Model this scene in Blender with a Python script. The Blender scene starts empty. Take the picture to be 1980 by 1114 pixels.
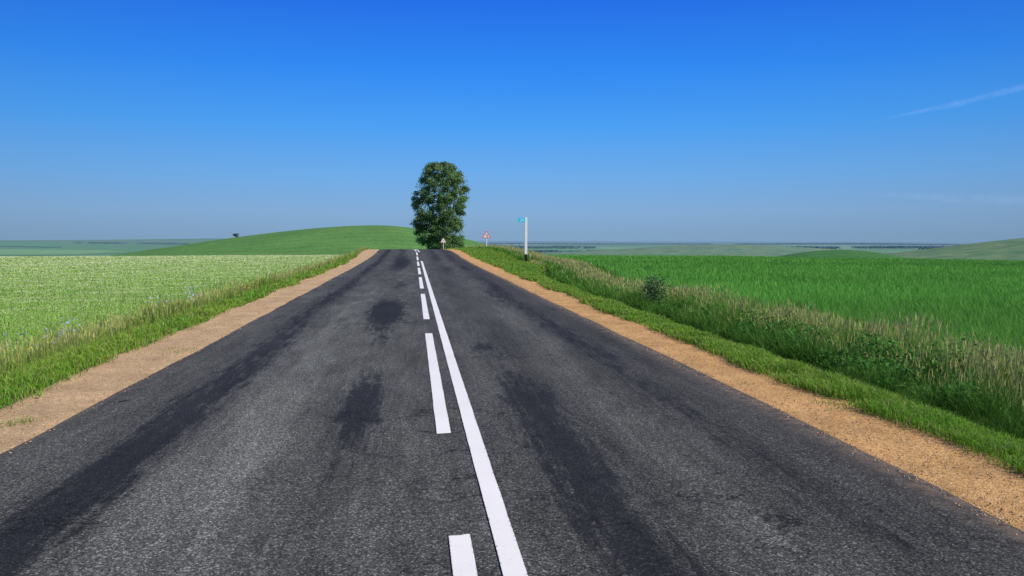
import bpy, math, random
import numpy as np
rng = np.random.default_rng(7)
random.seed(7)
scene = bpy.context.scene
scene.view_settings.view_transform = 'Standard'
scene.view_settings.look = 'None'
scene.view_settings.exposure = 0
COL = scene.collection

# ------------------------------------------------------------ helpers
def ss(a, b, x):
    t = np.clip((np.asarray(x, float) - a) / (b - a), 0, 1)
    return t * t * (3 - 2 * t)

_lat = rng.random((256, 256))
def vnoise(x, y, s, seed=0):
    x = np.asarray(x, float) / s + seed * 17.3 + 1000
    y = np.asarray(y, float) / s + seed * 31.7 + 1000
    xi = np.floor(x).astype(int); yi = np.floor(y).astype(int)
    fx = x - xi; fy = y - yi
    fx = fx * fx * (3 - 2 * fx); fy = fy * fy * (3 - 2 * fy)
    a = _lat[xi % 256, yi % 256]; b = _lat[(xi + 1) % 256, yi % 256]
    c = _lat[xi % 256, (yi + 1) % 256]; d = _lat[(xi + 1) % 256, (yi + 1) % 256]
    return (a * (1 - fx) + b * fx) * (1 - fy) + (c * (1 - fx) + d * fx) * fy

def pchip(xs, ys):
    xs = np.array(xs, float); ys = np.array(ys, float)
    h = np.diff(xs); d = np.diff(ys) / h
    m = np.zeros_like(ys)
    p = d[:-1] * d[1:]
    m[1:-1] = np.where(p > 0, 2 * p / np.where(np.abs(d[:-1] + d[1:]) < 1e-9, 1, d[:-1] + d[1:]), 0)
    m[0] = d[0]; m[-1] = d[-1]
    def f(x):
        x = np.clip(x, xs[0], xs[-1])
        i = np.clip(np.searchsorted(xs, x, side='right') - 1, 0, len(xs) - 2)
        t = (x - xs[i]) / h[i]
        return ((2*t**3 - 3*t**2 + 1) * ys[i] + (t**3 - 2*t**2 + t) * h[i] * m[i]
                + (-2*t**3 + 3*t**2) * ys[i+1] + (t**3 - t**2) * h[i] * m[i+1])
    return f

FAR = [(180,-6.5),(300,-16),(500,-28),(1000,-42),(1500,-48),(4000,-65),(10000,-108),(20000,-175),(60000,-450)]
ZR = pchip(*zip(*([(0,0),(38,0),(48,0.04),(58,0.18),(66,0.26),(73,0.2),(85,-0.15),(100,-0.8),(125,-2.2)] + FAR)))
ZF = pchip(*zip(*([(0,-0.5),(10,-0.5),(40,-0.75),(70,-1.0),(95,-1.35),(120,-2.6)] + FAR)))

def shift(Y):
    Y = np.asarray(Y, float)
    y = np.clip(Y - 55, 0, 70)
    return -0.0097 * np.clip(Y, -20, 125) - 0.0012 * y**2 - 0.178 * np.clip(Y - 125, 0, 125)

def H(u, Y):
    u = np.asarray(u, float); Y = np.asarray(Y, float)
    X = u + shift(Y)
    k = np.where(X > 0, 1.15, 0.45)
    s = np.sqrt(Y**2 + (k * X)**2)
    zr = ZR(np.abs(Y)); zf = ZF(s)
    t = ss(20, 45, Y)
    wr = ss(4.4 + 2.3 * t, 6.4 + 6.9 * t, u)
    wl = ss(4.1, 6.0, -u)
    w = np.where(u > 0, wr, wl)
    z = zr * (1 - w) + zf * w
    z = z - 0.42 * np.exp(-((u - 5.5) / 0.65)**2) * (1 - t)
    side = ss(4.2, 5.0, np.abs(u))
    z = z + side * 0.07 * (vnoise(X, Y, 0.9, 1) - 0.5) * ss(400, 200, s)
    z = z - 0.2 * np.exp(-((X - 6.9) / 1.8)**2 - ((Y - 46) / 6)**2)
    z = z + ss(15, 40, np.abs(u)) * 0.3 * (vnoise(X, Y, 17, 12) - 0.5) * ss(400, 200, s) * ss(30, 60, Y)
    r = np.sqrt(X**2 + Y**2)
    z = z + ss(1200, 3000, r) * 22 * (vnoise(X, Y, 1400, 2) - 0.5)
    left = ss(200, -900, X)
    z = z + left * 46 * np.exp(-((r - 6000) / 1500)**2) * (0.8 + 0.35 * vnoise(X, Y, 1500, 3))
    return z

def HX(X, Y):
    return H(np.asarray(X, float) - shift(Y), Y)

def edge_r(Y): return 4.0 + 0.35 * (vnoise(Y, 0*Y, 2.3, 5) - 0.5) + 0.16 * (vnoise(Y, 0*Y, 0.5, 6) - 0.5) + 0.1 * ss(10, 30, Y)
def edge_l(Y): return 3.62 + 0.3 * ss(4, 14, Y) + 0.4 * ss(40, 62, Y) + 0.35 * (vnoise(Y, 0*Y, 2.1, 8) - 0.5) + 0.16 * (vnoise(Y, 0*Y, 0.5, 9) - 0.5)

def meta(ob, label=None, category=None, kind=None, group=None):
    if label: ob["label"] = label
    if category: ob["category"] = category
    if kind: ob["kind"] = kind
    if group: ob["group"] = group
    return ob

def tri_mesh(name, V, T, C=None, mat=None, smooth=False, parent=None):
    me = bpy.data.meshes.new(name)
    V = np.ascontiguousarray(V, dtype=np.float32); T = np.ascontiguousarray(T, dtype=np.int32)
    me.vertices.add(len(V)); me.vertices.foreach_set("co", V.ravel())
    k = T.shape[1]
    me.loops.add(T.size); me.loops.foreach_set("vertex_index", T.ravel())
    me.polygons.add(len(T))
    me.polygons.foreach_set("loop_start", np.arange(0, T.size, k, dtype=np.int32))
    try: me.polygons.foreach_set("loop_total", np.full(len(T), k, dtype=np.int32))
    except Exception: pass
    me.polygons.foreach_set("use_smooth", np.full(len(T), bool(smooth)))
    if C is not None:
        a = me.color_attributes.new("Col", 'FLOAT_COLOR', 'POINT')
        c4 = np.ones((len(V), 4), np.float32); c4[:, :3] = C
        a.data.foreach_set("color", c4.ravel())
    me.update(calc_edges=True); me.validate()
    if mat: me.materials.append(mat)
    ob = bpy.data.objects.new(name, me); COL.objects.link(ob)
    if parent: ob.parent = parent
    return ob

def grid_obj(name, X, Y, Z, C=None, mat=None, extra=None):
    n, m = X.shape
    V = np.stack([X.ravel(), Y.ravel(), Z.ravel()], 1)
    i = np.arange(n * m).reshape(n, m)
    Q = np.stack([i[:-1, :-1].ravel(), i[1:, :-1].ravel(), i[1:, 1:].ravel(), i[:-1, 1:].ravel()], 1)
    a, b, c = V[Q[0, 0]], V[Q[0, 1]], V[Q[0, 2]]
    if np.cross(b - a, c - a)[2] < 0: Q = Q[:, ::-1]
    ob = tri_mesh(name, V, Q, C, mat, True)
    if extra:
        for k, v in extra.items():
            at = ob.data.attributes.new(k, 'FLOAT', 'POINT')
            at.data.foreach_set("value", np.ascontiguousarray(v.ravel(), dtype=np.float32))
    return ob

# ------------------------------------------------------------ materials
class N:
    def __init__(s, name):
        s.m = bpy.data.materials.new(name); s.m.use_nodes = True
        s.t = s.m.node_tree; s.t.nodes.clear()
        s.out = s.t.nodes.new('ShaderNodeOutputMaterial')
    def n(s, typ, **kw):
        return s.t.nodes.new(typ)
    def l(s, a, b): s.t.links.new(a, b)
    def math(s, op, a, b=None, c=None):
        nd = s.t.nodes.new('ShaderNodeMath'); nd.operation = op
        for i, v in enumerate((a, b, c)):
            if v is None: continue
            if isinstance(v, (int, float)): nd.inputs[i].default_value = v
            else: s.l(v, nd.inputs[i])
        return nd.outputs[0]
    def mix(s, fac, a, b, mode='MIX'):
        nd = s.t.nodes.new('ShaderNodeMix'); nd.data_type = 'RGBA'; nd.blend_type = mode
        for sock, v in ((nd.inputs[0], fac), (nd.inputs[6], a), (nd.inputs[7], b)):
            if isinstance(v, (int, float)): sock.default_value = v
            elif isinstance(v, tuple): sock.default_value = (*v, 1) if len(v) == 3 else v
            else: s.l(v, sock)
        return nd.outputs[2]
    def ramp(s, fac, stops):
        nd = s.t.nodes.new('ShaderNodeValToRGB'); e = nd.color_ramp.elements
        while len(e) < len(stops): e.new(0.5)
        for el, (p, c) in zip(e, stops):
            el.position = p; el.color = (*c, 1) if isinstance(c, tuple) else (c, c, c, 1)
        s.l(fac, nd.inputs[0]); return nd.outputs[0]
    def pos(s, scale=(1, 1, 1)):
        g = s.n('ShaderNodeNewGeometry'); mp = s.n('ShaderNodeMapping'); mp.inputs['Scale'].default_value = scale
        s.l(g.outputs['Position'], mp.inputs[0]); return mp.outputs[0]
    def noise(s, scale, detail=3, vec=None, rough=0.5):
        nd = s.n('ShaderNodeTexNoise'); nd.inputs['Scale'].default_value = scale
        nd.inputs['Detail'].default_value = detail; nd.inputs['Roughness'].default_value = rough
        s.l(vec if vec is not None else s.pos(), nd.inputs['Vector']); return nd.outputs[0]
    def haze(s, col, L=5200, hc=(0.165, 0.27, 0.36)):  # aerial haze painted into the base colour, growing with distance from the origin
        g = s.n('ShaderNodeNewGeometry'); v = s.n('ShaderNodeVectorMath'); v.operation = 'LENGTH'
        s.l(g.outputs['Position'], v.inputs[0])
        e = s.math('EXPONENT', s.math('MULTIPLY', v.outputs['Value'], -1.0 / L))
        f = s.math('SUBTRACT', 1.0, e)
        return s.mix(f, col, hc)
    def bsdf(s, col, rough=0.8, bump=None, bstr=0.3, bdist=0.02, spec=0.3, metal=0.0):
        b = s.n('ShaderNodeBsdfPrincipled')
        if isinstance(col, tuple): b.inputs['Base Color'].default_value = (*col, 1)
        else: s.l(col, b.inputs['Base Color'])
        b.inputs['Roughness'].default_value = rough; b.inputs['Metallic'].default_value = metal
        b.inputs['Specular IOR Level'].default_value = spec
        if bump is not None:
            bp = s.n('ShaderNodeBump'); bp.inputs['Strength'].default_value = bstr; bp.inputs['Distance'].default_value = bdist
            s.l(bump, bp.inputs['Height']); s.l(bp.outputs[0], b.inputs['Normal'])
        s.l(b.outputs[0], s.out.inputs[0]); s.b = b
        return s.m

def attr(s, name, out='Color'):
    a = s.n('ShaderNodeAttribute'); a.attribute_name = name; return a.outputs[out]

def foliage_mat(name, trans=0.3, haze=False):
    s = N(name)
    c = attr(s, 'Col')
    nz = s.noise(3.0, 2)
    c = s.mix(0.25, c, s.ramp(nz, [(0.3, 0.55), (0.7, 1.3)]), 'MULTIPLY')
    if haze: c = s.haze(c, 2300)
    s.bsdf(c, 0.65, spec=0.2)
    t = s.n('ShaderNodeBsdfTranslucent'); s.l(c, t.inputs[0])
    m = s.n('ShaderNodeMixShader'); m.inputs[0].default_value = trans
    s.l(s.b.outputs[0], m.inputs[1]); s.l(t.outputs[0], m.inputs[2]); s.l(m.outputs[0], s.out.inputs[0])
    return s.m

def plain_mat(name, col, rough=0.6, var=0.15, scale=8, spec=0.3):
    s = N(name)
    nz = s.noise(scale, 4)
    lo = tuple(c * (1 - var) for c in col); hi = tuple(min(1, c * (1 + var)) for c in col)
    return s.bsdf(s.ramp(nz, [(0.3, lo), (0.7, hi)]), rough, nz, 0.1, 0.005, spec)

def asphalt():
    s = N('asphalt')
    vor = s.n('ShaderNodeTexVoronoi'); vor.inputs['Scale'].default_value = 122
    s.l(s.pos(), vor.inputs['Vector'])
    sep = s.n('ShaderNodeSeparateColor'); s.l(vor.outputs['Color'], sep.inputs[0])
    grain = s.ramp(sep.outputs[0], [(0.0, (0.018, 0.018, 0.0172)), (0.5, (0.044, 0.0445, 0.0425)), (0.85, (0.074, 0.0745, 0.07)), (1.0, (0.165, 0.165, 0.155))])
    nf = s.noise(46, 5, rough=0.8)
    grain = s.mix(0.85, grain, s.ramp(nf, [(0.3, 0.42), (0.7, 1.55)]), 'MULTIPLY')
    med = s.noise(14, 5, rough=0.75)
    grain = s.mix(0.5, grain, s.ramp(med, [(0.35, 0.65), (0.65, 1.25)]), 'MULTIPLY')
    big = s.noise(0.9, 6, s.pos((2.2, 0.35, 1)), 0.65)
    grain = s.mix(0.85, grain, s.ramp(big, [(0.3, 0.6), (0.7, 1.35)]), 'MULTIPLY')
    stk = s.noise(5.0, 5, s.pos((2.2, 0.1, 1)), 0.7)
    grain = s.mix(0.5, grain, s.ramp(stk, [(0.35, 0.65), (0.65, 1.2)]), 'MULTIPLY')
    light = attr(s, 'light', 'Fac')
    lf = s.math('MULTIPLY', light, s.ramp(s.noise(2.2, 6, s.pos((1.6, 0.4, 1)), .65), [(0.3, 0.4), (0.65, 1.0)]))
    col = s.mix(lf, grain, s.mix(1.0, grain, (2.75, 2.85, 2.7), 'MULTIPLY'))
    st = attr(s, 'stain', 'Fac')
    brk = s.noise(3.6, 10, s.pos((1.9, 0.5, 1)), 0.82)
    brk2 = s.noise(7.0, 6, s.pos((2.0, 0.13, 1)), 0.7)
    sf = s.math('ADD', st, s.math('MULTIPLY', s.math('SUBTRACT', brk, 0.5), 1.9))
    sf = s.math('ADD', sf, s.math('MULTIPLY', s.math('SUBTRACT', brk2, 0.5), 1.3))
    sf = s.ramp(sf, [(0.28, 0.0), (0.64, 0.92)])
    sf = s.math('MULTIPLY', sf, s.ramp(st, [(0.02, 0.0), (0.28, 1.0)]))
    tar = s.mix(0.3, (0.0095, 0.0118, 0.0165), grain)
    col = s.mix(sf, col, tar)
    du = attr(s, 'dust', 'Fac')
    df = s.math('MULTIPLY', du, s.ramp(s.noise(7, 6, rough=.65), [(0.35, 0.1), (0.62, 1.0)]))
    col = s.mix(df, col, (0.19, 0.15, 0.115))
    pit = s.ramp(s.noise(4.5, 3, s.pos((1, .6, 1))), [(0.735, 0.0), (0.755, 0.9)])
    col = s.mix(pit, col, (0.008, 0.008, 0.009))
    cr = s.math('ABSOLUTE', s.math('SUBTRACT', s.noise(0.55, 6, s.pos((1, 1.4, 1)), .6), 0.5))
    crm = s.ramp(s.noise(0.28, 2), [(0.46, 0.0), (0.56, 0.85)])
    crk = s.math('MULTIPLY', s.ramp(cr, [(0.0018, 1.0), (0.006, 0.0)]), crm)
    col = s.mix(crk, col, (0.009, 0.009, 0.01))
    h = s.math('ADD', sep.outputs[1], nf)
    return s.bsdf(col, 0.88, h, 0.5, 0.004, 0.12)

def paint():
    s = N('road_paint')
    n = s.noise(60, 6, rough=0.75)
    big = s.noise(1.3, 3)
    e = attr(s, 'edge', 'Fac')
    wear = s.math('ADD', n, s.math('MULTIPLY', e, 0.14))
    wear = s.math('ADD', wear, s.math('MULTIPLY', s.math('SUBTRACT', s.noise(5, 4), .5), .18))
    c = s.mix(s.ramp(wear, [(0.62, 0.0), (0.71, 0.75)]), s.ramp(big, [(0.3, (0.8, 0.79, 0.75)), (0.7, (0.87, 0.865, 0.83))]), (0.12, 0.12, 0.115))
    return s.bsdf(c, 0.6, n, 0.3, 0.003, 0.3)

def gravel(name, base, dark, light):
    s = N(name)
    vor = s.n('ShaderNodeTexVoronoi'); vor.inputs['Scale'].default_value = 80; s.l(s.pos(), vor.inputs['Vector'])
    sep = s.n('ShaderNodeSeparateColor'); s.l(vor.outputs['Color'], sep.inputs[0])
    c = s.ramp(sep.outputs[0], [(0.0, dark), (0.2, base), (0.85, base), (1.0, light)])
    n1 = s.noise(1.9, 6, rough=0.65)
    c = s.mix(0.85, c, s.ramp(n1, [(0.3, 0.66), (0.7, 1.15)]), 'MULTIPLY')
    n2 = s.noise(30, 5, rough=0.75)
    c = s.mix(0.75, c, s.ramp(n2, [(0.32, 0.48), (0.55, 1.1)]), 'MULTIPLY')
    h = s.math('ADD', s.math('MULTIPLY', vor.outputs['Distance'], -0.5), s.math('MULTIPLY', n2, 1.5))
    return s.bsdf(c, 0.95, h, 0.8, 0.016, 0.1)

def ground_mat():
    s = N('ground_soil_and_fields')
    near = attr(s, 'Col')
    n = s.noise(1.2, 6, rough=0.65)
    near = s.mix(0.8, near, s.ramp(n, [(0.3, 0.6), (0.7, 1.35)]), 'MULTIPLY')
    vor = s.n('ShaderNodeTexVoronoi'); vor.inputs['Scale'].default_value = 1.0
    mp = s.n('ShaderNodeMapping'); g = s.n('ShaderNodeNewGeometry')
    mp.inputs['Scale'].default_value = (1 / 1300, 1 / 800, 0); mp.inputs['Rotation'].default_value = (0, 0, 0.25)
    s.l(g.outputs['Position'], mp.inputs[0]); s.l(mp.outputs[0], vor.inputs['Vector'])
    sep = s.n('ShaderNodeSeparateColor'); s.l(vor.outputs['Color'], sep.inputs[0])
    patch = s.ramp(sep.outputs[0], [(0.0, (0.06, 0.17, 0.03)), (0.25, (0.1, 0.27, 0.045)), (0.5, (0.08, 0.22, 0.035)), (0.7, (0.18, 0.36, 0.08)), (0.88, (0.34, 0.38, 0.16)), (1.0, (0.07, 0.17, 0.03))])
    patch = s.mix(0.6, patch, s.ramp(s.noise(0.02, 5), [(0.3, 0.7), (0.7, 1.3)]), 'MULTIPLY')
    v = s.n('ShaderNodeVectorMath'); v.operation = 'LENGTH'; s.l(g.outputs['Position'], v.inputs[0])
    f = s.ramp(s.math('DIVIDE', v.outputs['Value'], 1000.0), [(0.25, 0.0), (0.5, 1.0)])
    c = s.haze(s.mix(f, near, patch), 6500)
    return s.bsdf(c, 0.95, n, 0.4, 0.05, 0.05)

def hill_mat(name, c1, c2, rot=0.2, lines=0.35):
    s = N(name)
    n = s.noise(0.035, 5, rough=0.6); n2 = s.noise(0.6, 6, rough=0.75)
    c = s.ramp(n, [(0.3, c1), (0.7, c2)])
    c = s.mix(0.9, c, s.ramp(n2, [(0.3, 0.6), (0.7, 1.3)]), 'MULTIPLY')
    w = s.n('ShaderNodeTexWave'); w.inputs['Scale'].default_value = 0.035; w.inputs['Distortion'].default_value = 2.0
    w.inputs['Detail'].default_value = 2
    g = s.n('ShaderNodeNewGeometry'); mp = s.n('ShaderNodeMapping'); mp.inputs['Rotation'].default_value = (0, 0, 1.2 + rot)
    s.l(g.outputs['Position'], mp.inputs[0]); s.l(mp.outputs[0], w.inputs['Vector'])
    c = s.mix(lines, c, s.ramp(w.outputs[1], [(0.0, 0.7), (0.12, 1.0), (1.0, 1.05)]), 'MULTIPLY')
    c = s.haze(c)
    return s.bsdf(c, 0.95, n2, 0.6, 0.8, 0.05)

M_asph = asphalt(); M_paint = paint()
M_gr = gravel('sandy_gravel', (0.68, 0.4, 0.16), (0.42, 0.23, 0.085), (0.82, 0.6, 0.35))
M_gl = gravel('dusty_sand', (0.62, 0.43, 0.24), (0.42, 0.27, 0.14), (0.74, 0.58, 0.39))
M_ground = ground_mat()
M_fol = foliage_mat('grass_blades', 0.3)
M_crop = foliage_mat('crop_blades', 0.3)
M_flower = foliage_mat('flower_petals', 0.3)
M_leaf = foliage_mat('tree_leaves', 0.28)
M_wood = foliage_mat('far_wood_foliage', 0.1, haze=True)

# ------------------------------------------------------------ ground sheet
def geo(a, b, g):
    out = [a]
    while out[-1] < b: out.append(out[-1] * g)
    return out
ul = geo(12, 32000, 1.06)
us = np.array([-x for x in ul[::-1]] + list(np.arange(-11.6, 11.61, 0.4)) + ul)
vl = geo(136, 34000, 1.035)
vs = np.array([-x for x in geo(14, 30000, 1.3)[::-1]] + list(np.arange(-12, 135, 1.0)) + vl)
U, Vv = np.meshgrid(us, vs, indexing='ij')
Z = H(U, Vv)
eR = edge_r(Vv); eL = edge_l(Vv)
e = np.where(U > 0, eR, eL)
Z = Z - 0.07 * (1 - ss(-0.35, 0.25, np.abs(U) - e))
C = np.zeros(U.shape + (3,))
green_r = np.array([0.055, 0.19, 0.03]); green_l = np.array([0.25, 0.37, 0.09]); verge = np.array([0.09, 0.17, 0.04])
aU = np.abs(U)
wl = ss(5.2, 6.5, aU)[..., None]
C = verge * (1 - wl) + np.where((U > 0)[..., None], green_r, green_l) * wl
sfar = ss(95, 150, np.sqrt((U)**2 + Vv**2))[..., None]
C = C * (1 - sfar) + np.array([0.07, 0.2, 0.04]) * sfar
ground = grid_obj('ground', U + shift(Vv), Vv, Z, C.reshape(-1, 3), M_ground)
meta(ground, 'rolling farmland of green fields fading into blue haze', 'ground', 'structure')

# ------------------------------------------------------------ hills
def hill(name, cx, cy, A, sxl, sxr, sy, mat, label, sink=0.8, n=140, ext=2.4, power=2.0):
    x = np.linspace(-ext * sxl, ext * sxr, n); y = np.linspace(-ext * sy, ext * sy, n)
    X, Y = np.meshgrid(x, y, indexing='ij')
    sx = np.where(X < 0, sxl, sxr)
    b = A * np.exp(-(np.abs(X) / sx)**power - (Y / sy)**2)
    X = X + cx; Y = Y + cy
    Zz = HX(X, Y) + b - sink + 0.012 * A * (vnoise(X, Y, sxl * 0.3, 11) - 0.5)
    ob = grid_obj(name, X, Y, Zz, None, mat)
    return meta(ob, label, 'hill', 'structure')
M_h1 = hill_mat('hill_pasture', (0.085, 0.21, 0.042), (0.13, 0.29, 0.062), lines=.5)
M_h2 = hill_mat('mound_grass', (0.045, 0.15, 0.028), (0.07, 0.2, 0.035), 0.6)
M_h3 = hill_mat('far_hill_pasture', (0.05, 0.16, 0.03), (0.22, 0.3, 0.09), 0.9, 0.6)
HX0, HSL, HSR = -19, 130, 78
base350 = float(HX(-19., 350.))
HA = 5.3 - base350 + 0.8
hill('hill', HX0, 348, HA, HSL, HSR, 95, M_h1, 'broad rounded green hill behind the flowering field', power=1.85)
b2 = float(HX(224., 373.))
hill('hill', 224, 373, -6.3 - b2 + 0.8, 72, 72, 55, M_h2, 'low dark green mound at the end of the crop field')
b3 = float(HX(1112., 1067.))
hill('hill', 1112, 1067, 5.0 - b3 + 2, 330, 300, 320, M_h3, 'large pale green hillside with dry patches', 2)
b4 = float(HX(950., 2250.))
hill('hill', 950, 2250, -27 - b4 + 2, 420, 420, 300, M_h3, 'low hazy swell of distant farmland', 2)

# ------------------------------------------------------------ road
ys = np.concatenate([np.arange(-14, 30, 0.25), np.arange(30, 170.1, 0.5)])
uu = np.linspace(-2.93, 3.2, 64)
U, Yv = np.meshgrid(uu, ys, indexing='ij')
jl = 0.05 * (vnoise(ys, 0*ys, 0.7, 21) - 0.5) + 0.06 * (vnoise(ys, 0*ys, 3, 22) - 0.5)
jr = 0.06 * (vnoise(ys, 0*ys, 0.7, 23) - 0.5) + 0.08 * (vnoise(ys, 0*ys, 3, 24) - 0.5)
U = U.copy(); U[0] += jl; U[-1] += jr
def nzl(Y, s, seed): return vnoise(Y, 0 * Y, s, seed)
def gauss(u, c, w): return np.exp(-((u - c) / w)**2)
st = np.zeros_like(U)
st += gauss(U, -2.05 + 0.22 * (nzl(Yv, 6, 31) - 0.5), 0.3) * (0.42 + 0.45 * nzl(Yv, 3.5, 32))
st += gauss(U, 1.14 + 0.2 * (nzl(Yv, 4, 33) - 0.5), 0.3) * 0.8 * ss(10, 6.5, Yv)
st += gauss(U, 2.4 + 0.2 * (nzl(Yv, 5, 34) - 0.5), 0.26) * (0.25 + 0.45 * nzl(Yv, 3, 35))
st += gauss(U, -0.9, 0.5) * 0.7 * ss(28, 38, Yv) * (0.4 + 0.6 * nzl(Yv, 8, 36))
st += gauss(U, 1.5, 0.45) * 0.6 * ss(12, 30, Yv) * nzl(Yv, 7, 37)
for (a, b, c, d, k) in [(-0.5, 6.8, 0.22, 1.7, .95), (-0.57, 15.5, 0.36, 2.8, 1.25), (-0.4, 24, 0.3, 2.5, .5), (0.92, 10.2, 0.25, 0.9, .6), (-0.5, 43, 0.5, 7, .7), (-0.45, 3.2, .2, .7, .4), (2.0, 19, .3, 3, .4), (-0.5, 11, .25, 1.5, .3), (1.9, 7, .25, 1.5, .35)]:
    st += k * gauss(U, a, c) * gauss(Yv, b, d)
st = np.clip(st, 0, 1)
li = 0.85 * gauss(U, -1.3, 0.42) * ss(32, 8, Yv) + 0.25 * gauss(U, -0.2, 0.5) + 0.2 * gauss(U, 0.6, .3) + 0.38 * gauss(U, 1.8, 0.3) + 0.2 * gauss(U, -2.7, 0.2)
du = ss(2.88, 3.2, U) * 0.9 + ss(-2.8, -2.95, U) * 0.5
li += 0.27 * ss(3.5, -1, U) + 0.14
Z = H(U, Yv)
Z[0] -= 0.012; Z[-1] -= 0.012
road = grid_obj('road', U + shift(Yv), Yv, Z, None, M_asph, {'stain': st, 'light': li, 'dust': np.clip(du, 0, 1)})
meta(road, 'worn grey asphalt country road with dark tar streaks', 'road', 'structure')

def marking(name, u0, w, y0, y1):
    n = max(3, int((y1 - y0) / 0.25) + 1)
    y = np.linspace(y0, y1, n)
    cs = np.array([-1, -0.8, 0, 0.8, 1]) * w / 2
    Um, Ym = np.meshgrid(cs, y, indexing='ij'); Um = Um.copy(); Ym = Ym.copy()
    Um[0] += 0.004 * (rng.random(n) - 0.5); Um[-1] += 0.004 * (rng.random(n) - 0.5)
    Um += u0
    Ym[:, 0] += 0.02 * (rng.random(5) - .5); Ym[:, -1] += 0.02 * (rng.random(5) - .5)
    ed = np.zeros_like(Um); ed[0] = 1; ed[-1] = 1
    ob = grid_obj(name, Um + shift(Ym), Ym, H(Um, Ym) + 0.007, None, M_paint, {'edge': ed})
    ob.parent = road
    return ob
marking('solid_centre_line', 0.444, 0.112, -10, 44.5)
y = -10.25
while y < 74:
    marking('dashed_line', 0.218, 0.113, y, y + 6.0); y += 8.0
marking('solid_centre_line', 0.444, 0.1, 60, 74)

# shoulders
def shoulder(side, mat, label):
    y = np.arange(-14, 120, 0.2)
    t = np.linspace(0, 1, 22)
    T, Yg = np.meshgrid(t, y, indexing='ij')
    e = edge_r(Yg) if side > 0 else edge_l(Yg)
    inner = 3.05 if side > 0 else 2.78
    au = inner + T * (e + 0.35 - inner)
    uo = au * side
    d = -0.022 + 0.03 * (vnoise(uo, Yg, 0.35, 40) - 0.5) + 0.012 * (vnoise(uo, Yg, 0.12, 41) - 0.5)
    d = d - 0.14 * ss(-0.05, 0.35, au - e) - 0.02 * ss(inner + .3, inner, au)
    ob = grid_obj('gravel_shoulder', uo + shift(Yg), Yg, H(uo, Yg) + d, None, mat)
    meta(ob, label, 'road shoulder', 'structure')
shoulder(1, M_gr, 'orange sandy gravel shoulder along the asphalt')
shoulder(-1, M_gl, 'pale sand shoulder along the asphalt')

def stones():
    n = 12000
    side = rng.random(n) < 0.62
    Y = np.exp(rng.uniform(math.log(2.5), math.log(30), n))
    u = np.where(side, rng.uniform(3.08, 4.15, n), -rng.uniform(2.86, 3.8, n))
    sz = rng.uniform(0.002, 0.0085, n) * (1 + 0.02 * Y)
    base = np.array([[1,0,0],[-.5,.87,0],[-.5,-.87,0],[0.1,0,.8],[0,0,-.6]], float)
    F = np.array([[0,1,3],[1,2,3],[2,0,3],[1,0,4],[2,1,4],[0,2,4]])
    a = rng.uniform(0, 6.28, n)
    B = np.repeat(base[None], n, 0) * (1 + 0.5 * (rng.random((n, 5, 1)) - .5))
    x = B[..., 0] * np.cos(a)[:, None] - B[..., 1] * np.sin(a)[:, None]
    yb = B[..., 0] * np.sin(a)[:, None] + B[..., 1] * np.cos(a)[:, None]
    P = np.stack([x, yb, B[..., 2]], -1) * sz[:, None, None]
    dz = np.where((u < 3.2) & (u > -2.93), 0.002, -0.014)
    P[..., 0] += (u + shift(Y))[:, None]; P[..., 1] += Y[:, None]; P[..., 2] += (H(u, Y) + dz)[:, None]
    c = np.array([0.56, 0.38, 0.2]) * rng.uniform(0.6, 1.3, (n, 1))
    Tt = (F[None] + (np.arange(n) * 5)[:, None, None]).reshape(-1, 3)
    s = N('loose_stone'); cc = attr(s, 'Col'); m = s.bsdf(s.mix(0.4, cc, s.ramp(s.noise(80, 3), [(0.3, .6), (.7, 1.3)]), 'MULTIPLY'), 0.9)
    ob = tri_mesh('loose_gravel', P.reshape(-1, 3), Tt, np.repeat(c, 5, 0), m)
    meta(ob, 'small loose stones scattered over the sandy shoulders', 'gravel', 'stuff')
stones()

# ------------------------------------------------------------ vegetation generators
class Acc:
    def __init__(s): s.V = []; s.T = []; s.C = []; s.n = 0
    def add(s, V, T, C):
        s.V.append(V); s.T.append(T + s.n); s.C.append(C); s.n += len(V)
    def obj(s, name, mat, parent=None):
        return tri_mesh(name, np.concatenate(s.V), np.concatenate(s.T), np.concatenate(s.C), mat, False, parent)

def blades(acc, P, h, w, lean, cb, ct, flat=0.0):
    n = len(P); a = rng.uniform(0, 2 * math.pi, n); b = rng.uniform(0, 2 * math.pi, n)
    sd = np.stack([np.cos(a), np.sin(a), 0 * a], 1) * (w / 2)[:, None]
    ld = np.stack([np.cos(b), np.sin(b), 0 * b], 1) * (lean * h)[:, None]
    up = np.zeros((n, 3)); up[:, 2] = h
    V = np.empty((n, 5, 3))
    V[:, 0] = P - sd; V[:, 1] = P + sd
    mid = P + up * 0.6 + ld * 0.3
    V[:, 2] = mid - sd * 0.75; V[:, 3] = mid + sd * 0.75
    V[:, 4] = P + up * (1 - 0.25 * np.clip(lean, 0, 1))[:, None] + ld
    F = np.array([[0, 1, 3], [0, 3, 2], [2, 3, 4]])
    T = (F[None] + (np.arange(n) * 5)[:, None, None]).reshape(-1, 3)
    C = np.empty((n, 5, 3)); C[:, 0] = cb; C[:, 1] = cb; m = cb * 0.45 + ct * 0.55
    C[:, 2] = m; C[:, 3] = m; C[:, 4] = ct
    acc.add(V.reshape(-1, 3), T, C.reshape(-1, 3))

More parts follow.
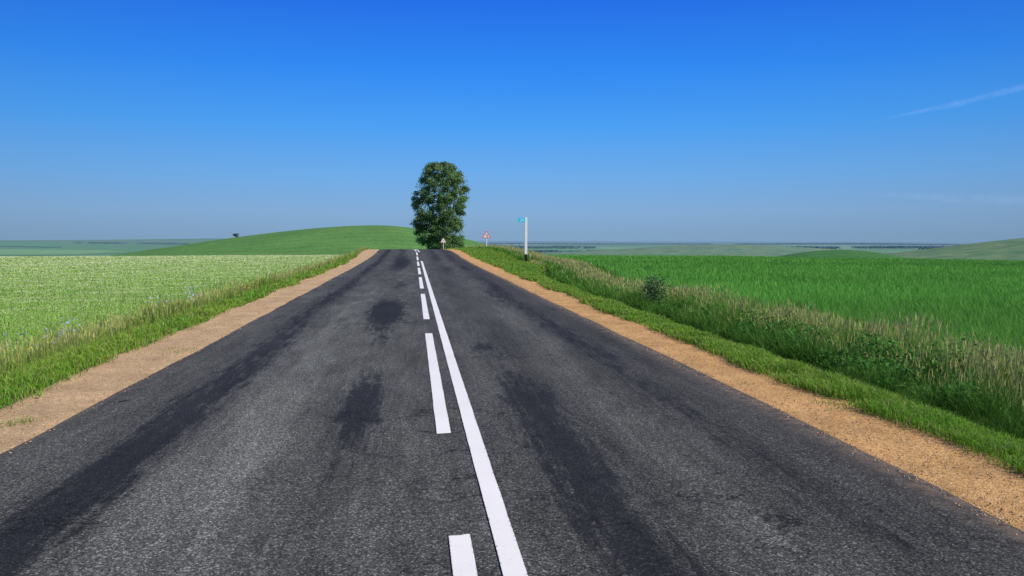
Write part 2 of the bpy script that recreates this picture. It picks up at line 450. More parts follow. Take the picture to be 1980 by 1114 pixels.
def leaves(acc, P, size, col, upbias=0.3, aspect=0.6):
    n = len(P)
    nrm = rng.normal(size=(n, 3)); nrm[:, 2] = np.abs(nrm[:, 2]) + upbias
    nrm /= np.linalg.norm(nrm, axis=1)[:, None]
    r = rng.normal(size=(n, 3)); a = np.cross(nrm, r); a /= np.linalg.norm(a, axis=1)[:, None] + 1e-9
    b = np.cross(nrm, a)
    a *= (size / 2)[:, None]; b *= (size * aspect / 2)[:, None]
    V = np.stack([P - a, P - b + a * .15, P + a, P + b + a * .15], 1)
    F = np.array([[0, 1, 2], [0, 2, 3]])
    T = (F[None] + (np.arange(n) * 4)[:, None, None]).reshape(-1, 3)
    acc.add(V.reshape(-1, 3), T, np.repeat(col, 4, 0))

def logY(n, a, b): return np.exp(rng.uniform(math.log(a), math.log(b), n))
def jitter(c, n, k=0.25): return np.array(c)[None] * rng.uniform(1 - k, 1 + k, (n, 1)) * rng.uniform(0.92, 1.08, (n, 3))
def lerp(a, b, t): return a * (1 - t) + b * t
def PT(u, Y, dz=0): return np.stack([u + shift(Y), Y, H(u, Y) + dz], 1)

def postmask(u, Y):
    X = u + shift(Y)
    return 1 - 0.88 * (np.abs(X - 6.6 - (Y - 47.2) * .14) < 1.1) * ((Y > 30) & (Y < 48.5))

def verge_grass(side, n, label):
    acc = Acc()
    Y = logY(n, 1.5, 105)
    e = edge_r(Y) if side > 0 else edge_l(Y)
    span = np.where(side > 0, 1.1 + 4.0 * ss(25, 50, Y), 2.0)
    t = rng.random(n)**1.0
    au = e - 0.05 - 0.16 * rng.random(n)**2 + t * span
    u = au * side
    k = vnoise(u, Y, 0.35, 51); k2 = vnoise(u, Y, 1.6, 52)
    keep = rng.random(n) < np.clip(0.2 + 1.6 * k + 2.2 * (au - e), 0, 1)
    u, Y, t, k, k2, au, e = [q[keep] for q in (u, Y, t, k, k2, au, e)]
    n = len(u)
    h = (0.03 + 0.085 * k + (0.06 if side > 0 else 0.13) * t * k2) * rng.uniform(0.6, 1.3, n) + 0.0007 * Y
    h = h * (0.4 + .6 * postmask(u, Y))
    w = np.maximum(0.005, 0.0011 * Y)
    col = lerp(jitter((0.19, 0.43, 0.035), n), jitter((0.38, 0.52, 0.07), n), (k2 * rng.random(n))[:, None] * 0.9)
    dry = rng.random(n) < 0.12
    col[dry] = jitter((0.48, 0.45, 0.18), dry.sum())
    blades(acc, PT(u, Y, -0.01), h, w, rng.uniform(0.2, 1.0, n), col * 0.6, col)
    ob = acc.obj('verge_grass', M_fol)
    meta(ob, label, 'grass', 'stuff')
verge_grass(1, 170000, 'short bright green grass beside the sandy shoulder')
verge_grass(-1, 170000, 'short bright green grass between sand and flowering field')

def sprigs():
    acc = Acc()
    for (u0, y0, s, n) in [(-3.05, 5.2, 0.16, 400), (-2.98, 4.9, 0.1, 150), (-3.3, 6.6, .08, 100), (3.9, 6.4, .12, 160), (-3.2, 10.5, .12, 160)]:
        P = np.stack([rng.normal(u0, s, n), rng.normal(y0, s * 1.5, n)], 1)
        col = jitter((0.22, 0.4, 0.05), n)
        blades(acc, PT(P[:, 0], P[:, 1], -0.03), rng.uniform(0.02, 0.06, n), np.full(n, 0.006), rng.uniform(0.3, 1.2, n), col * 0.6, col)
    meta(acc.obj('grass_sprigs', M_fol), 'small green weeds growing out of the sandy shoulder', 'weeds', 'stuff')
sprigs()

def tall_right():
    acc = Acc(); n = 270000
    Y = logY(n, 2.5, 100)
    far = ss(20, 45, Y); low = ss(14, 36, Y)
    u = rng.uniform(0, 1, n)**1.1 * (3.3 + 3.5 * far) + 4.85 + far * 2.0 + 0.3 * (vnoise(Y, 0 * Y, 1.4, 66) - .5)
    k = vnoise(u, Y, 0.5, 61); k2 = vnoise(u, Y, 2.5, 62)
    inn = ss(4.85, 5.15, u - far * 1.5)
    h = (0.4 + 0.55 * k) * lerp(0.3, 1.0, inn) * rng.uniform(0.5, 1.2, n) * lerp(1, .78, ss(6.4, 7.6, u - far))
    h *= lerp(1, 0.42, low) * postmask(u, Y)
    w = np.maximum(0.006, 0.001 * Y)
    ct = jitter((0.145, 0.37, 0.04), n, .35); ct2 = jitter((0.37, 0.44, 0.12), n)
    outer = ss(5.9, 7.1, u - far)
    ct = lerp(ct, ct2, np.clip((0.08 + 0.7 * outer) * (.55 + .6 * k2) * rng.random(n), 0, 1)[:, None])
    dark = lerp(lerp(.5, 1.0, low), 1.0, ss(5.1, 6.4, u - far))[:, None]  # shade on the road-facing ditch bank put into blade colours, strongest at the base
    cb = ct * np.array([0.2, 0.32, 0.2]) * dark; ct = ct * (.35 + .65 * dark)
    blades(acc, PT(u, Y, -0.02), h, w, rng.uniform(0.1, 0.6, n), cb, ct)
    m = 140000; Y = logY(m, 2.5, 30); u = rng.normal(5.6, 0.42, m)
    k = vnoise(u, Y, 0.5, 63); keep = (k > 0.3) & (u > 4.95) & (rng.random(m) < ss(32, 14, Y)); u, Y, k = u[keep], Y[keep], k[keep]; m = len(u)
    hh = rng.random(m)**0.7 * (0.22 + 0.7 * k) * ss(4.75, 5.35, u) * lerp(1, .5, ss(12, 30, Y))
    P = PT(u, Y); P[:, 2] += hh
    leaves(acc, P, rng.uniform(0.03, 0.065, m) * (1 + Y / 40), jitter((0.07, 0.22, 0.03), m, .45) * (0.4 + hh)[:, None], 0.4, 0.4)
    ob = acc.obj('tall_grass', M_fol)
    meta(ob, 'tall uncut green grass and leafy weeds filling the roadside ditch', 'grass', 'stuff')
    acc = Acc(); m = 20000; Y = logY(m, 3, 95); far = ss(20, 45, Y); low = ss(14, 36, Y)
    u = rng.normal(6.6, 0.6, m) + far * 1.8
    k = vnoise(u, Y, 1.1, 64); keep = (rng.random(m) < .3 + .8 * k) & (u > 5.5); u, Y, k, low = u[keep], Y[keep], k[keep], low[keep]; m = len(u)
    h = (0.6 + 0.35 * k) * rng.uniform(0.7, 1.12, m) * lerp(1, .5, low) * postmask(u, Y)
    tan = lerp(jitter((0.54, 0.47, 0.2), m), jitter((0.33, 0.43, 0.13), m), rng.random((m, 1)))
    P = PT(u, Y)
    lean = rng.uniform(0.03, 0.25, m)
    blades(acc, P, h, np.maximum(0.003, 0.0004 * Y), lean, tan * np.array([.3, .6, .35]), tan)
    for j in range(2):
        Q = P.copy(); Q[:, 2] += h * (0.8 + 0.07 * j); Q[:, :2] += rng.normal(0, 0.01, (m, 2))
        blades(acc, Q, np.full(m, .09) * (1 + Y / 60), rng.uniform(0.007, 0.012, m) * (1 + Y / 28), rng.uniform(.1, .5, m), tan, tan)
    meta(acc.obj('seeding_grass', M_fol), 'dry straw-yellow seed heads standing above the ditch grass', 'grass', 'stuff')
tall_right()

def wheat():
    acc = Acc(); n = 440000
    Y = logY(n, 3.5, 125)
    lo = 7.2 + 3.9 * ss(20, 45, Y)
    u = lo + rng.random(n) * (1.0 * Y + 10 - lo)
    k = vnoise(u, Y, 1.2, 71); k2 = vnoise(u * 0.35, Y, 4.5, 72); k3 = vnoise(u * .3, Y, 14, 73)
    h = (0.5 + 0.04 * k + 0.05 * k2) * rng.uniform(0.84, 1.06, n)
    w = np.maximum(0.007, 0.0009 * Y)
    b = (0.8 + 0.3 * k2 + 0.25 * k3)[:, None]
    ct = jitter((0.145, 0.43, 0.055), n, .18) * b
    bl = rng.random(n) < 0.14
    ct[bl] = jitter((0.27, 0.52, 0.14), bl.sum(), .2)
    near = ss(22, 6, Y)[:, None] * .6
    ct = lerp(ct, ct * np.array([1.35, 1.1, 1.1]), near)
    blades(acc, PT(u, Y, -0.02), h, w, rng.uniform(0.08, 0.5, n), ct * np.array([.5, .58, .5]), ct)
    meta(acc.obj('cereal_field', M_crop), 'dense green young cereal crop field beside the ditch', 'crop field', 'stuff')
wheat()

def buckwheat():
    acc = Acc(); n = 250000
    Y = logY(n, 4, 130)
    lo = 5.6
    au = lo + rng.random(n)**0.9 * (0.8 * Y + 10 - lo) + 0.7 * (vnoise(Y, 0 * Y, 3, 80) - .5)
    u = -au
    k = vnoise(u, Y, 1.0, 81); k2 = vnoise(u * .4, Y, 5, 82)
    h = (0.4 + 0.04 * k + 0.03 * k2) * rng.uniform(0.88, 1.04, n)
    ct = jitter((0.31, 0.53, 0.1), n, .12) * (0.94 + 0.12 * k2)[:, None]
    P = PT(u, Y)
    q = n // 5
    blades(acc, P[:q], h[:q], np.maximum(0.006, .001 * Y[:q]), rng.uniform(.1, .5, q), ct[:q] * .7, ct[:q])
    Q = P[q:].copy(); Q[:, 2] += h[q:] * rng.uniform(0.8, 0.98, n - q)
    leaves(acc, Q, np.maximum(0.035, .0018 * Y[q:]), ct[q:], 1.8, 0.75)
    m = 620000; Y = logY(m, 4, 130)
    u = -(5.7 + rng.random(m)**0.9 * (0.8 * Y + 4.5) + 0.7 * (vnoise(Y, 0 * Y, 3, 80) - .5))
    k = vnoise(u, Y, 1.0, 81); k2 = vnoise(u * .4, Y, 5, 82); k3 = vnoise(u, Y, .6, 83)
    keep = rng.random(m) < (0.58 + 0.2 * k3) * (0.5 + 0.5 * ss(6, 8, -u)) * (0.4 + .6 * ss(6, 24, Y))
    u, Y, k, k2 = u[keep], Y[keep], k[keep], k2[keep]; m = len(u)
    h = (0.4 + 0.04 * k + 0.03 * k2) * rng.uniform(0.94, 1.06, m)
    P = PT(u, Y); P[:, 2] += h
    leaves(acc, P, np.maximum(0.012, .00092 * Y) * rng.uniform(.7, 1.3, m), jitter((0.74, 0.78, 0.48), m, .1), 1.4, 0.9)
    meta(acc.obj('flowering_field', M_flower), 'field of pale flowering crop over yellow-green leaves', 'crop field', 'stuff')
buckwheat()

def tall_left():
    acc = Acc(); n = 80000
    Y = logY(n, 3, 95); u = -rng.normal(5.5, 0.38, n) + 0.6 * (vnoise(Y, 0 * Y, 2.2, 93) - .5)
    k = vnoise(u, Y, .7, 91)
    h = (0.06 + 0.42 * k * k + .1 * k) * rng.uniform(.5, 1.35, n)
    ct = lerp(jitter((0.24, 0.46, 0.05), n), jitter((0.48, 0.48, 0.15), n), (rng.random(n) * k * .85)[:, None])
    blades(acc, PT(u, Y), h, np.maximum(.005, .0009 * Y), rng.uniform(.1, .8, n), ct * .55, ct)
    m = 4500; Y = logY(m, 5, 95); u = -rng.normal(5.2, 0.45, m); h = rng.uniform(.2, .5, m)
    P = PT(u, Y); tan = jitter((0.5, 0.46, 0.18), m)
    blades(acc, P, h, np.maximum(.003, .0005 * Y), rng.uniform(.03, .35, m), tan * .5, tan)
    Q = P.copy(); Q[:, 2] += h * .85
    blades(acc, Q, np.full(m, .08), rng.uniform(.007, .011, m) * (1 + Y / 25), rng.uniform(.1, .5, m), tan, tan)
    meta(acc.obj('tall_grass', M_fol), 'ragged taller grass along the edge of the flowering field', 'grass', 'stuff')
    acc = Acc()
    cl = [(-5.9, 9.6, 12), (-5.6, 10.3, 10), (-5.3, 11.3, 12), (-6.1, 14.2, 5), (-5.5, 16.5, 12), (-5.3, 17.5, 20), (-5.6, 19.5, 5), (-5.3, 8.6, 5), (-5.1, 12.4, 5), (-5.4, 27, 3)]
    for (u0, y0, c) in cl:
        P = PT(rng.normal(u0, .3, c), rng.normal(y0, .6, c)); h = rng.uniform(.4, .68, c)
        gr = jitter((0.14, 0.24, 0.08), c)
        blades(acc, P, h, np.full(c, .006), np.full(c, .05), gr * .5, gr)
        for q in (1.0, .85, .7):
            Q = P + np.concatenate([rng.normal(0, .03, (c, 2)), np.zeros((c, 1))], 1); Q[:, 2] += h * q
            leaves(acc, Q, np.full(c, .038), jitter((0.4, 0.48, 0.82), c, .12), .2, .95)
    meta(acc.obj('blue_wildflowers', M_flower), 'pale blue chicory flowers on thin stems by the field edge', 'wildflowers', 'stuff')
    acc = Acc(); c = 260
    P = PT(-rng.uniform(4.4, 5.9, c), logY(c, 6, 40)); P[:, 2] += rng.uniform(.12, .4, c)
    leaves(acc, P, .018 + .001 * P[:, 1], jitter((0.8, 0.65, 0.05), c, .1), .8, .95)
    meta(acc.obj('yellow_wildflowers', M_flower), 'scattered tiny yellow flowers in the verge grass', 'wildflowers', 'stuff')
tall_left()

# ------------------------------------------------------------ tree
def tube(acc, pts, rad, col, n=8):
    pts = np.array(pts, float); k = len(pts)
    V = []
    for i in range(k):
        d = pts[min(i + 1, k - 1)] - pts[max(i - 1, 0)]; d /= np.linalg.norm(d) + 1e-9
        a = np.cross(d, [0.3, 1, 0.1]); a /= np.linalg.norm(a); b = np.cross(d, a)
        for j in range(n):
            t = 2 * math.pi * j / n
            V.append(pts[i] + rad[i] * (math.cos(t) * a + math.sin(t) * b))
    T = []
    for i in range(k - 1):
        for j in range(n):
            p, q = i * n + j, i * n + (j + 1) % n
            T += [[p, q, q + n], [p, q + n, p + n]]
    acc.add(np.array(V), np.array(T), np.repeat(np.array([col]), len(V), 0))

def bark_mat():
    s = N('pale_bark'); n = s.noise(4, 5, s.pos((1, 1, 3)), .7)
    return s.bsdf(s.ramp(n, [(0.35, (0.12, 0.11, 0.09)), (0.6, (0.42, 0.4, 0.34))]), .9, n, .5, .03)
M_bark = bark_mat()

def empty(name, loc):
    e = bpy.data.objects.new(name, None); e.location = loc; e.empty_display_size = 0.3; COL.objects.link(e); return e

def tree():
    bx, by = 3.5, 124.0
    bz = float(HX(bx, by)) - 0.1
    root = empty('broadleaf_tree', (bx, by, bz))
    meta(root, 'tall dense broadleaf tree with dark green crown beside the road', 'tree')
    s = 0.0875
    zs = lambda y: 1.55 + (455 - y) * s
    prof = [(318, 838, 872), (328, 820, 888), (340, 812, 901), (352, 811, 907), (362, 803, 908), (378, 795, 908), (400, 795, 905), (420, 798, 898), (440, 800, 897), (458, 803, 900), (470, 815, 902), (480, 830, 898), (505, 842, 890)]
    pz = np.array([zs(p[0]) for p in prof])[::-1]
    pc = np.array([((p[1] + p[2]) / 2 - 856) * s for p in prof])[::-1]
    pw = np.array([(p[2] - p[1]) / 2 * s for p in prof])[::-1]
    zl, zh = pz[0], pz[-1]
    trunk = Acc(); crown = Acc()
    tp = [(0, 0, bz), (0.1, 0, bz + 3), (0.25, 0.1, bz + 6), (0.1, 0, bz + 9.5), (0.3, 0, bz + 13), (0.1, 0, zh - .6)]
    tube(trunk, tp, [.42, .33, .27, .2, .12, .03], (1, 1, 1), 10)
    tube(trunk, [(0.1, 0, bz + 1.5), (-1.2, .2, bz + 5), (-2.2, .1, bz + 9), (-3, 0, bz + 11.5)], [.22, .17, .11, .03], (1, 1, 1))
    tube(trunk, [(0.1, 0, bz + 2.5), (1.3, -.3, bz + 6), (2.0, -.2, bz + 10), (2.6, 0, bz + 13.5)], [.22, .17, .11, .03], (1, 1, 1))
    tube(trunk, [(0.1, -.2, bz + 3), (.5, -1.8, bz + 6.5), (.7, -3.2, bz + 9.5), (1.0, -3.9, bz + 12)], [.2, .17, .12, .04], (1, 1, 1))
    cen = []; tries = 0
    while len(cen) < 330 and tries < 60000:
        tries += 1
        z = random.uniform(zl, zh)
        c = np.interp(z, pz, pc); w = np.interp(z, pz, pw)
        a = random.uniform(0, 6.283); r = random.random()**0.34
        R = random.uniform(0.35, 0.75)
        ww = max(0.15, w - R * 0.72)
        p = np.array([c + math.cos(a) * r * ww, math.sin(a) * r * ww, z - .3 * R])
        if z + R * .5 > zh + .25: continue
        if all(np.linalg.norm(p - q[0]) > 0.78 * (R + q[1]) * .6 for q in cen): cen.append((p, R))
    for i, (p, R) in enumerate(cen):
        n = int(480 * R * R) + 110
        d = rng.normal(size=(n, 3)); d /= np.linalg.norm(d, axis=1)[:, None]
        rr = R * rng.random(n)**0.5
        Q = p + d * rr[:, None] * np.array([1, 1, .8]) + rng.normal(0, .14, (n, 3))
        tone = random.uniform(0.8, 1.3)
        base = np.array((0.14, 0.25, 0.09)) * tone
        if random.random() < .25: base = np.array((0.2, 0.32, 0.13))
        leaves(crown, Q, rng.uniform(.12, .26, n), jitter(base, n, .35), .2, .75)
        if i % 7 == 0:
            t = max(bz + 1.5, p[2] - random.uniform(1.5, 3.5))
            tube(trunk, [(0.12, 0, t), (p[0] * .5, p[1] * .5, (t + p[2]) / 2 - .1), p], [.09, .06, .015], (1, 1, 1), 5)
    n = 12000; z = rng.uniform(zl, zh - .2, n); a = rng.uniform(0, 6.283, n)
    w = np.interp(z, pz, pw) * (0.84 + 0.16 * vnoise(a * 2, z, .9, 3)); r = rng.random(n)**.4
    Q = np.stack([np.interp(z, pz, pc) + np.cos(a) * r * w, np.sin(a) * r * w, z], 1)
    kk = vnoise(Q[:, 0], Q[:, 2], .9, 14) + .6 * vnoise(Q[:, 0], Q[:, 2], .4, 15)
    Q = Q[kk > .55]; n = len(Q)
    leaves(crown, Q, rng.uniform(.13, .26, n), jitter((0.14, 0.25, 0.085), n, .4), .2, .75)
    for (x, yy, z, R) in [(2.7, -.5, -.5, 1.0), (3.3, 0, -1.3, 1.2), (-.9, -.4, -1.8, 1.0), (1.0, -.8, -1.4, 1.2)]:
        n = 450; d = rng.normal(size=(n, 3)); d /= np.linalg.norm(d, axis=1)[:, None]
        leaves(crown, np.array((x, yy, z)) + d * (R * rng.random(n)**.5)[:, None], rng.uniform(.14, .28, n), jitter((0.12, 0.24, 0.065), n, .35), .2, .75)
    for acc, nm, mt in ((trunk, 'trunk', M_bark), (crown, 'crown', M_leaf)):
        for v in acc.V: v[:, 2] -= bz
        acc.obj(nm, mt, root)
tree()

def shrub(u, Y, w, h, col, label, n=1400, leaf=.05):
    z = float(H(u, Y)); X = float(u + shift(Y))
    root = empty('shrub', (X, Y, z)); meta(root, label, 'shrub')
    st = Acc(); cr = Acc()
    for i in range(11):
        a = random.uniform(0, 6.28); r = random.uniform(.1, .6) * w
        top = np.array((math.cos(a) * r, math.sin(a) * r, h * random.uniform(.5, 1)))
        tube(st, [(0, 0, 0), top * np.array((.4, .4, .5)), top], [.018 * w + .004, .01 * w + .002, .003], (1, 1, 1), 5)
        m = n // 11
        t = rng.random(m)**.6
        Q = top[None] * t[:, None] + rng.normal(0, .12 * w, (m, 3)) * np.array([1, 1, .7]); Q[:, 2] = np.abs(Q[:, 2])
        leaves(cr, Q, rng.uniform(.6, 1.3, m) * leaf, jitter(col, m, .4), .3, .5)
    st.obj('stem', M_bark, root); cr.obj('foliage', M_leaf, root)
shrub(5.75, 17.4, 1.0, 1.3, (0.11, 0.21, 0.07), 'small leafy dark shrub growing out of the ditch grass', 4200, .06)
shrub(-5.6, 38.0, .6, .85, (0.17, 0.26, 0.08), 'tall weed clump at the edge of the flowering field', 500, .07)
def far_bush(X, Y, z, w, h, label, name='bush'):
    root = empty(name, (X, Y, z)); meta(root, label, 'bush')
    st = Acc(); cr = Acc()
    tube(st, [(0, 0, -.5), (0, 0, h * .4), (.1 * w, 0, h * .8)], [.05 * h, .04 * h, .01 * h], (1, 1, 1), 5)
    for i in range(6):
        c = np.array((random.uniform(-.35, .35) * w, random.uniform(-.3, .3) * w, random.uniform(.3, .75) * h))
        d = rng.normal(size=(90, 3)); d /= np.linalg.norm(d, axis=1)[:, None]
        leaves(cr, c + d * np.array((.25 * w, .25 * w, .22 * h)), rng.uniform(.3, .5, 90) * h * .4, jitter((.07, .14, .045), 90, .3), .2, .8)
    st.obj('stem', M_bark, root); cr.obj('foliage', M_wood, root)
def hill_z(X, Y):
    dx = X - HX0; dy = Y - 348; sx = HSL if dx < 0 else HSR
    return float(HX(X, Y)) + HA * math.exp(-(abs(dx) / sx)**1.85 - (dy / 95)**2) - .9
far_bush(-77, 325, hill_z(-77, 325) + .1, 2.8, 1.9, 'small dark bush on the crest of the green hill')

# ------------------------------------------------------------ far woods (tree belts)
def belt(px0, px1, d, h, label, dens=1.0, depth=50):
    acc = Acc()
    x0 = (px0 - 815) / 1440 * d; x1 = (px1 - 815) / 1440 * d
    n = int(abs(x1 - x0) / 1000 * 6500 * dens * (12 / h)) + 200
    X = rng.uniform(x0, x1, n); Y = d - 0.12 * X + rng.uniform(-depth, depth, n)
    top = h * (0.8 + 0.25 * vnoise(X, 0 * X, h * 2.2, int(px0) % 13) + .2 * vnoise(X, 0 * X, h * .7, 3))
    keep = vnoise(X, 0 * X, h * 8, 5) > 0.2
    X, Y, top = X[keep], Y[keep], top[keep]; n = len(X)
    P = np.stack([X, Y, HX(X, Y) + top * rng.random(n)**.7], 1)
    leaves(acc, P, rng.uniform(.3, .55, n) * h, jitter((.035, .08, .035), n, .3), .1, .8)
    meta(acc.obj('distant_wood', M_wood), label, 'woodland', 'stuff')
L = 'far-off dark tree belt between hazy fields'
belt(950, 1145, 4300, 12, L); belt(1350, 1455, 4700, 17, L); belt(1505, 1608, 4000, 15, L)
belt(1640, 1815, 4300, 13, L); belt(1775, 1915, 2700, 14, L); belt(1015, 1082, 2500, 9, L)
belt(1090, 1120, 2450, 8, L, 1, 20); belt(905, 1360, 7500, 9, L, 1.2, 200); belt(160, 372, 4100, 7, L)
belt(1420, 1990, 7800, 10, L, 1.2, 200); belt(1225, 1300, 3400, 6, L); belt(1130, 1420, 3300, 5, L, .8, 15)
belt(0, 130, 3300, 4, L, .8, 15)

# ------------------------------------------------------------ signs
M_white = plain_mat('white_sign_face', (0.84, 0.84, 0.83), .45, .04)
M_red = plain_mat('red_sign_border', (0.85, 0.06, 0.12), .45, .08)
M_black = plain_mat('black_paint', (0.015, 0.015, 0.016), .5, .2)
M_post = plain_mat('painted_white_post', (0.84, 0.84, 0.83), .6, .05)
M_steel = plain_mat('grey_sign_steel', (0.42, 0.43, 0.44), .5, .1)
M_cyan = plain_mat('cyan_plate', (0.02, 0.62, 0.9), .45, .05)

def poly(name, loops, z, mat, parent, thick=0.004):
    V = []; F = []
    for lp in loops:
        b = len(V); n = len(lp)
        for (x, zz) in lp: V.append((x, -z, zz))
        for (x, zz) in lp: V.append((x, -z + thick, zz))
        F.append(list(range(b, b + n))); F.append(list(range(b + 2 * n - 1, b + n - 1, -1)))
        for i in range(n):
            j = (i + 1) % n; F.append([b + i, b + n + i, b + n + j, b + j])
    me = bpy.data.meshes.new(name); me.from_pydata(V, [], F); me.materials.append(mat); me.update()
    ob = bpy.data.objects.new(name, me); COL.objects.link(ob); ob.parent = parent; return ob

def rtri(s, r, cz):
    R = s / math.sqrt(3); pts = []
    for k in (90, 210, 330):
        c = ((R - 2 * r) * math.cos(math.radians(k)), (R - 2 * r) * math.sin(math.radians(k)))
        for t in range(-60, 61, 20):
            a = math.radians(k + t); pts.append((c[0] + r * math.cos(a), cz + c[1] + r * math.sin(a)))
    return pts

def ring(name, outer, inner, z, mat, parent, thick=.003):
    n = len(outer); V = [(x, -z, zz) for x, zz in outer] + [(x, -z, zz) for x, zz in inner] + [(x, -z + thick, zz) for x, zz in outer] + [(x, -z + thick, zz) for x, zz in inner]
    F = []
    for i in range(n):
        j = (i + 1) % n
        F += [[i, j, n + j, n + i], [i, 2 * n + i, 2 * n + j, j], [n + i, n + j, 3 * n + j, 3 * n + i]]
    me = bpy.data.meshes.new(name); me.from_pydata(V, [], F); me.materials.append(mat); me.update()
    ob = bpy.data.objects.new(name, me); COL.objects.link(ob); ob.parent = parent; return ob

def warning_sign(X, Y, height, side, label, rot=0, z=None, inner=.74):
    if z is None: z = float(HX(X, Y))
    root = empty('warning_sign', (X, Y, z)); root.rotation_euler[2] = rot
    meta(root, label, 'road sign', group='triangular warning signs along the road')
    a = Acc(); top = height - .06
    tube(a, [(0, 0, -.3), (0, 0, 0), (0, 0, top), (0, 0, top + .01)], [.045, .045, .045, .001], (1, 1, 1), 12)
    a.obj('post', M_post, root)
    R = side / math.sqrt(3); cz = height - R
    plate = poly('sign_plate', [rtri(side, .035, cz)], .055, M_white, root, .006)
    ring('sign_border', rtri(side - .01, .032, cz), rtri(side * inner, .02, cz), .060, M_red, plate)
    k = side / .75
    o = lambda x, y: (x * k, cz + y * k)
    arrow = [o(.045, -.15), o(.09, -.15), o(.09, .02), o(.05, .07), o(-.03, .07), o(-.03, .11), o(-.105, .05), o(-.03, -.01), o(-.03, .03), o(.03, .03), o(.045, .012)]
    poly('arrow_symbol', [arrow], .061, M_black, plate, .004)
    for dz in (-.11, .1):
        poly('bracket', [[(-.055, cz + dz), (.055, cz + dz), (.055, cz + dz + .03), (-.055, cz + dz + .03)]], .048, M_steel, root, .096)
    return root
warning_sign(6.45, 74.2, 1.93, .9, 'triangular white warning sign with red border and bent black arrow')
warning_sign(3.35, 115.0, 2.95, .88, 'triangular warning sign on a white post in front of the tree', .1, -1.75, .86)

def marker_post():
    X, Y = 6.62, 47.2
    z = float(HX(X, Y))
    root = empty('kilometre_post', (X, Y, z))
    meta(root, 'tall slim white kilometre post with black base and cyan plate', 'road marker post')
    top = 1.55 + (455 - 421) * 48 / 1440 - z
    import bmesh
    def boxp(name, x0, x1, y0, y1, z0, z1, mat, bev=.012):
        bm = bmesh.new(); bmesh.ops.create_cube(bm, size=1)
        for v in bm.verts:
            v.co = ((x0 + x1) / 2 + v.co.x * (x1 - x0), (y0 + y1) / 2 + v.co.y * (y1 - y0), (z0 + z1) / 2 + v.co.z * (z1 - z0))
        bmesh.ops.bevel(bm, geom=bm.edges[:], offset=bev, segments=2, affect='EDGES')
        me = bpy.data.meshes.new(name); bm.to_mesh(me); bm.free(); me.materials.append(mat)
        ob = bpy.data.objects.new(name, me); COL.objects.link(ob); ob.parent = root; return ob
    boxp('shaft', -.088, .088, -.075, .075, .47, top, M_post)
    boxp('black_base', -.093, .093, -.08, .08, -.3, .468, M_black)
    pl = boxp('number_plate', -.49, -.05, -.10, -.08, top - .32, top - .01, M_cyan, .004)
    cu = bpy.data.curves.new('digits', 'FONT'); cu.body = '24'; cu.size = .25; cu.extrude = .002; cu.align_x = 'CENTER'
    to = bpy.data.objects.new('digits_source', cu); COL.objects.link(to)
    bpy.context.view_layer.update()
    me = bpy.data.meshes.new_from_object(to.evaluated_get(bpy.context.evaluated_depsgraph_get()))
    bpy.data.objects.remove(to)
    me.materials.clear(); me.materials.append(M_white)
    ob = bpy.data.objects.new('digits', me); COL.objects.link(ob)
    ob.rotation_euler[0] = math.pi / 2; ob.location = (-.27, -.104, top - .25); ob.parent = pl
marker_post()

# ------------------------------------------------------------ vapour trails
def trail(name, p0, p1, w, alpha, label):
    p0 = np.array(p0, float); p1 = np.array(p1, float)
    n = 60; t = np.linspace(0, 1, n); c = p0[None] * (1 - t[:, None]) + p1[None] * t[:, None]
    c[:, 2] += 45 * (vnoise(t * 5, 0 * t, 1, 4) - .5)
    up = np.array((0, 0.5, 1.0)); ww = w * (0.5 + 0.7 * t) * (.7 + .6 * vnoise(t * 9, 0 * t, 1, 6))
    Vr = np.concatenate([c - up * ww[:, None], c + up * ww[:, None]])
    Q = np.array([[i, i + 1, n + i + 1, n + i] for i in range(n - 1)])
    s = N(name + '_mat')
    e = attr(s, 'Col')
    sp = s.n('ShaderNodeSeparateColor'); s.l(e, sp.inputs[0])
    v = sp.outputs[0]
    a = s.math('MULTIPLY', s.math('MULTIPLY', v, s.math('SUBTRACT', 1.0, v)), 4.0)
    a = s.math('POWER', a, 1.6)
    nz = s.ramp(s.noise(0.006, 6, rough=.7), [(.3, .1), (.7, 1.0)])
    a = s.math('MULTIPLY', s.math('MULTIPLY', a, nz), s.math('MULTIPLY', sp.outputs[1], alpha))
    em = s.n('ShaderNodeBsdfDiffuse'); em.inputs[0].default_value = (.75, .83, .95, 1)
    tl = s.n('ShaderNodeBsdfTranslucent'); tl.inputs[0].default_value = (.75, .83, .95, 1)
    ad = s.n('ShaderNodeAddShader'); s.l(em.outputs[0], ad.inputs[0]); s.l(tl.outputs[0], ad.inputs[1])
    tr = s.n('ShaderNodeBsdfTransparent'); mx = s.n('ShaderNodeMixShader')
    s.l(a, mx.inputs[0]); s.l(tr.outputs[0], mx.inputs[1]); s.l(ad.outputs[0], mx.inputs[2]); s.l(mx.outputs[0], s.out.inputs[0])
    C = np.zeros((2 * n, 3)); C[n:, 0] = 1; C[:, 1] = np.tile(np.clip(np.minimum(t * 4, (1 - t) * 6), 0, 1), 2)
    ob = tri_mesh(name, Vr, Q, C, s.m)
    meta(ob, label, 'cloud', 'stuff')
D = 9000
def at(px, py, d=D):
    X = (px - 815) / 1440 * d; return (X, d - .12 * X, 1.55 + (455 - py) / 1440 * d)
trail('vapour_trail', at(1650, 244), at(2120, 134), 55, .12, 'thin faded white vapour trail in the blue sky')
trail('thin_cloud', at(1640, 376), at(2150, 392), 85, .06, 'faint wispy streak of high cloud')

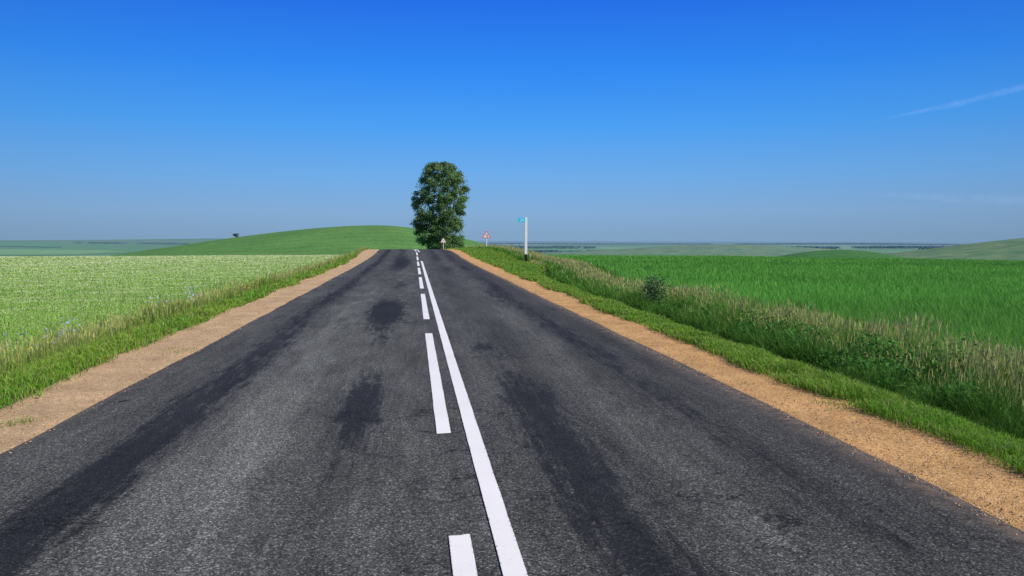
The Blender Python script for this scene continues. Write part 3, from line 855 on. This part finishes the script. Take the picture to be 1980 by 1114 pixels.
# ------------------------------------------------------------ light
EL, AZ = 41.0, 122.0
sun = bpy.data.lights.new('sun', 'SUN'); sun.energy = 5.0; sun.angle = math.radians(0.53); sun.color = (1.0, 0.935, 0.81)
so = bpy.data.objects.new('sun', sun); COL.objects.link(so)
from mathutils import Vector
dv = Vector((math.sin(math.radians(AZ)) * math.cos(math.radians(EL)), math.cos(math.radians(AZ)) * math.cos(math.radians(EL)), math.sin(math.radians(EL))))
so.rotation_euler = dv.to_track_quat('Z', 'Y').to_euler(); so.location = (30, -20, 60)

w = bpy.data.worlds.new('World'); scene.world = w; w.use_nodes = True
nt = w.node_tree; nt.nodes.clear()
out = nt.nodes.new('ShaderNodeOutputWorld'); bg = nt.nodes.new('ShaderNodeBackground'); bg.inputs[1].default_value = 0.1
sky = nt.nodes.new('ShaderNodeTexSky'); sky.sky_type = 'NISHITA'; sky.sun_disc = False
sky.sun_elevation = math.radians(EL); sky.sun_rotation = math.radians(AZ); sky.altitude = 200; sky.ozone_density = 3
tc = nt.nodes.new('ShaderNodeTexCoord'); sx = nt.nodes.new('ShaderNodeSeparateXYZ'); nt.links.new(tc.outputs['Generated'], sx.inputs[0])
rp = nt.nodes.new('ShaderNodeValToRGB'); nt.links.new(sx.outputs[2], rp.inputs[0])
def lin(r, g, b): return tuple(((c / 255 + .055) / 1.055)**2.4 if c > 10 else c / 255 / 12.92 for c in (r, g, b)) + (1,)
stops = [(0.0, lin(124, 158, 192)), (0.03, lin(124, 165, 208)), (0.075, lin(104, 165, 225)), (0.14, lin(68, 154, 237)), (0.21, lin(40, 133, 238)), (0.3, lin(24, 103, 226)), (0.6, lin(16, 66, 165)), (1.0, lin(14, 50, 125))]
el = rp.color_ramp.elements
while len(el) < len(stops): el.new(.5)
for e_, (p, c) in zip(el, stops): e_.position = p; e_.color = c
vm = nt.nodes.new('ShaderNodeVectorMath'); vm.operation = 'DOT_PRODUCT'; vm.inputs[1].default_value = (0.10, 0.99, 0.05)
nt.links.new(tc.outputs['Generated'], vm.inputs[0])
mr = nt.nodes.new('ShaderNodeMapRange'); mr.inputs[1].default_value = 0.7; mr.inputs[2].default_value = 1.0; mr.inputs[3].default_value = 8.6; mr.inputs[4].default_value = 11.0
nt.links.new(vm.outputs['Value'], mr.inputs[0])
sc = nt.nodes.new('ShaderNodeVectorMath'); sc.operation = 'SCALE'; nt.links.new(rp.outputs[0], sc.inputs[0]); nt.links.new(mr.outputs[0], sc.inputs[3])
mx = nt.nodes.new('ShaderNodeMix'); mx.data_type = 'RGBA'; mx.inputs[0].default_value = 0.94
nt.links.new(sky.outputs[0], mx.inputs[6]); nt.links.new(sc.outputs[0], mx.inputs[7])
nt.links.new(mx.outputs[2], bg.inputs[0]); nt.links.new(bg.outputs[0], out.inputs[0])

# ------------------------------------------------------------ camera
cam = bpy.data.cameras.new('camera'); co = bpy.data.objects.new('camera', cam); COL.objects.link(co)
cam.sensor_width = 36; cam.lens = 36 * 1440 / 1980; cam.clip_start = 0.05; cam.clip_end = 80000
co.location = (0, 0, 1.55)
co.rotation_euler = (math.radians(90 - 4.05), 0, math.radians(-6.93))
scene.camera = co
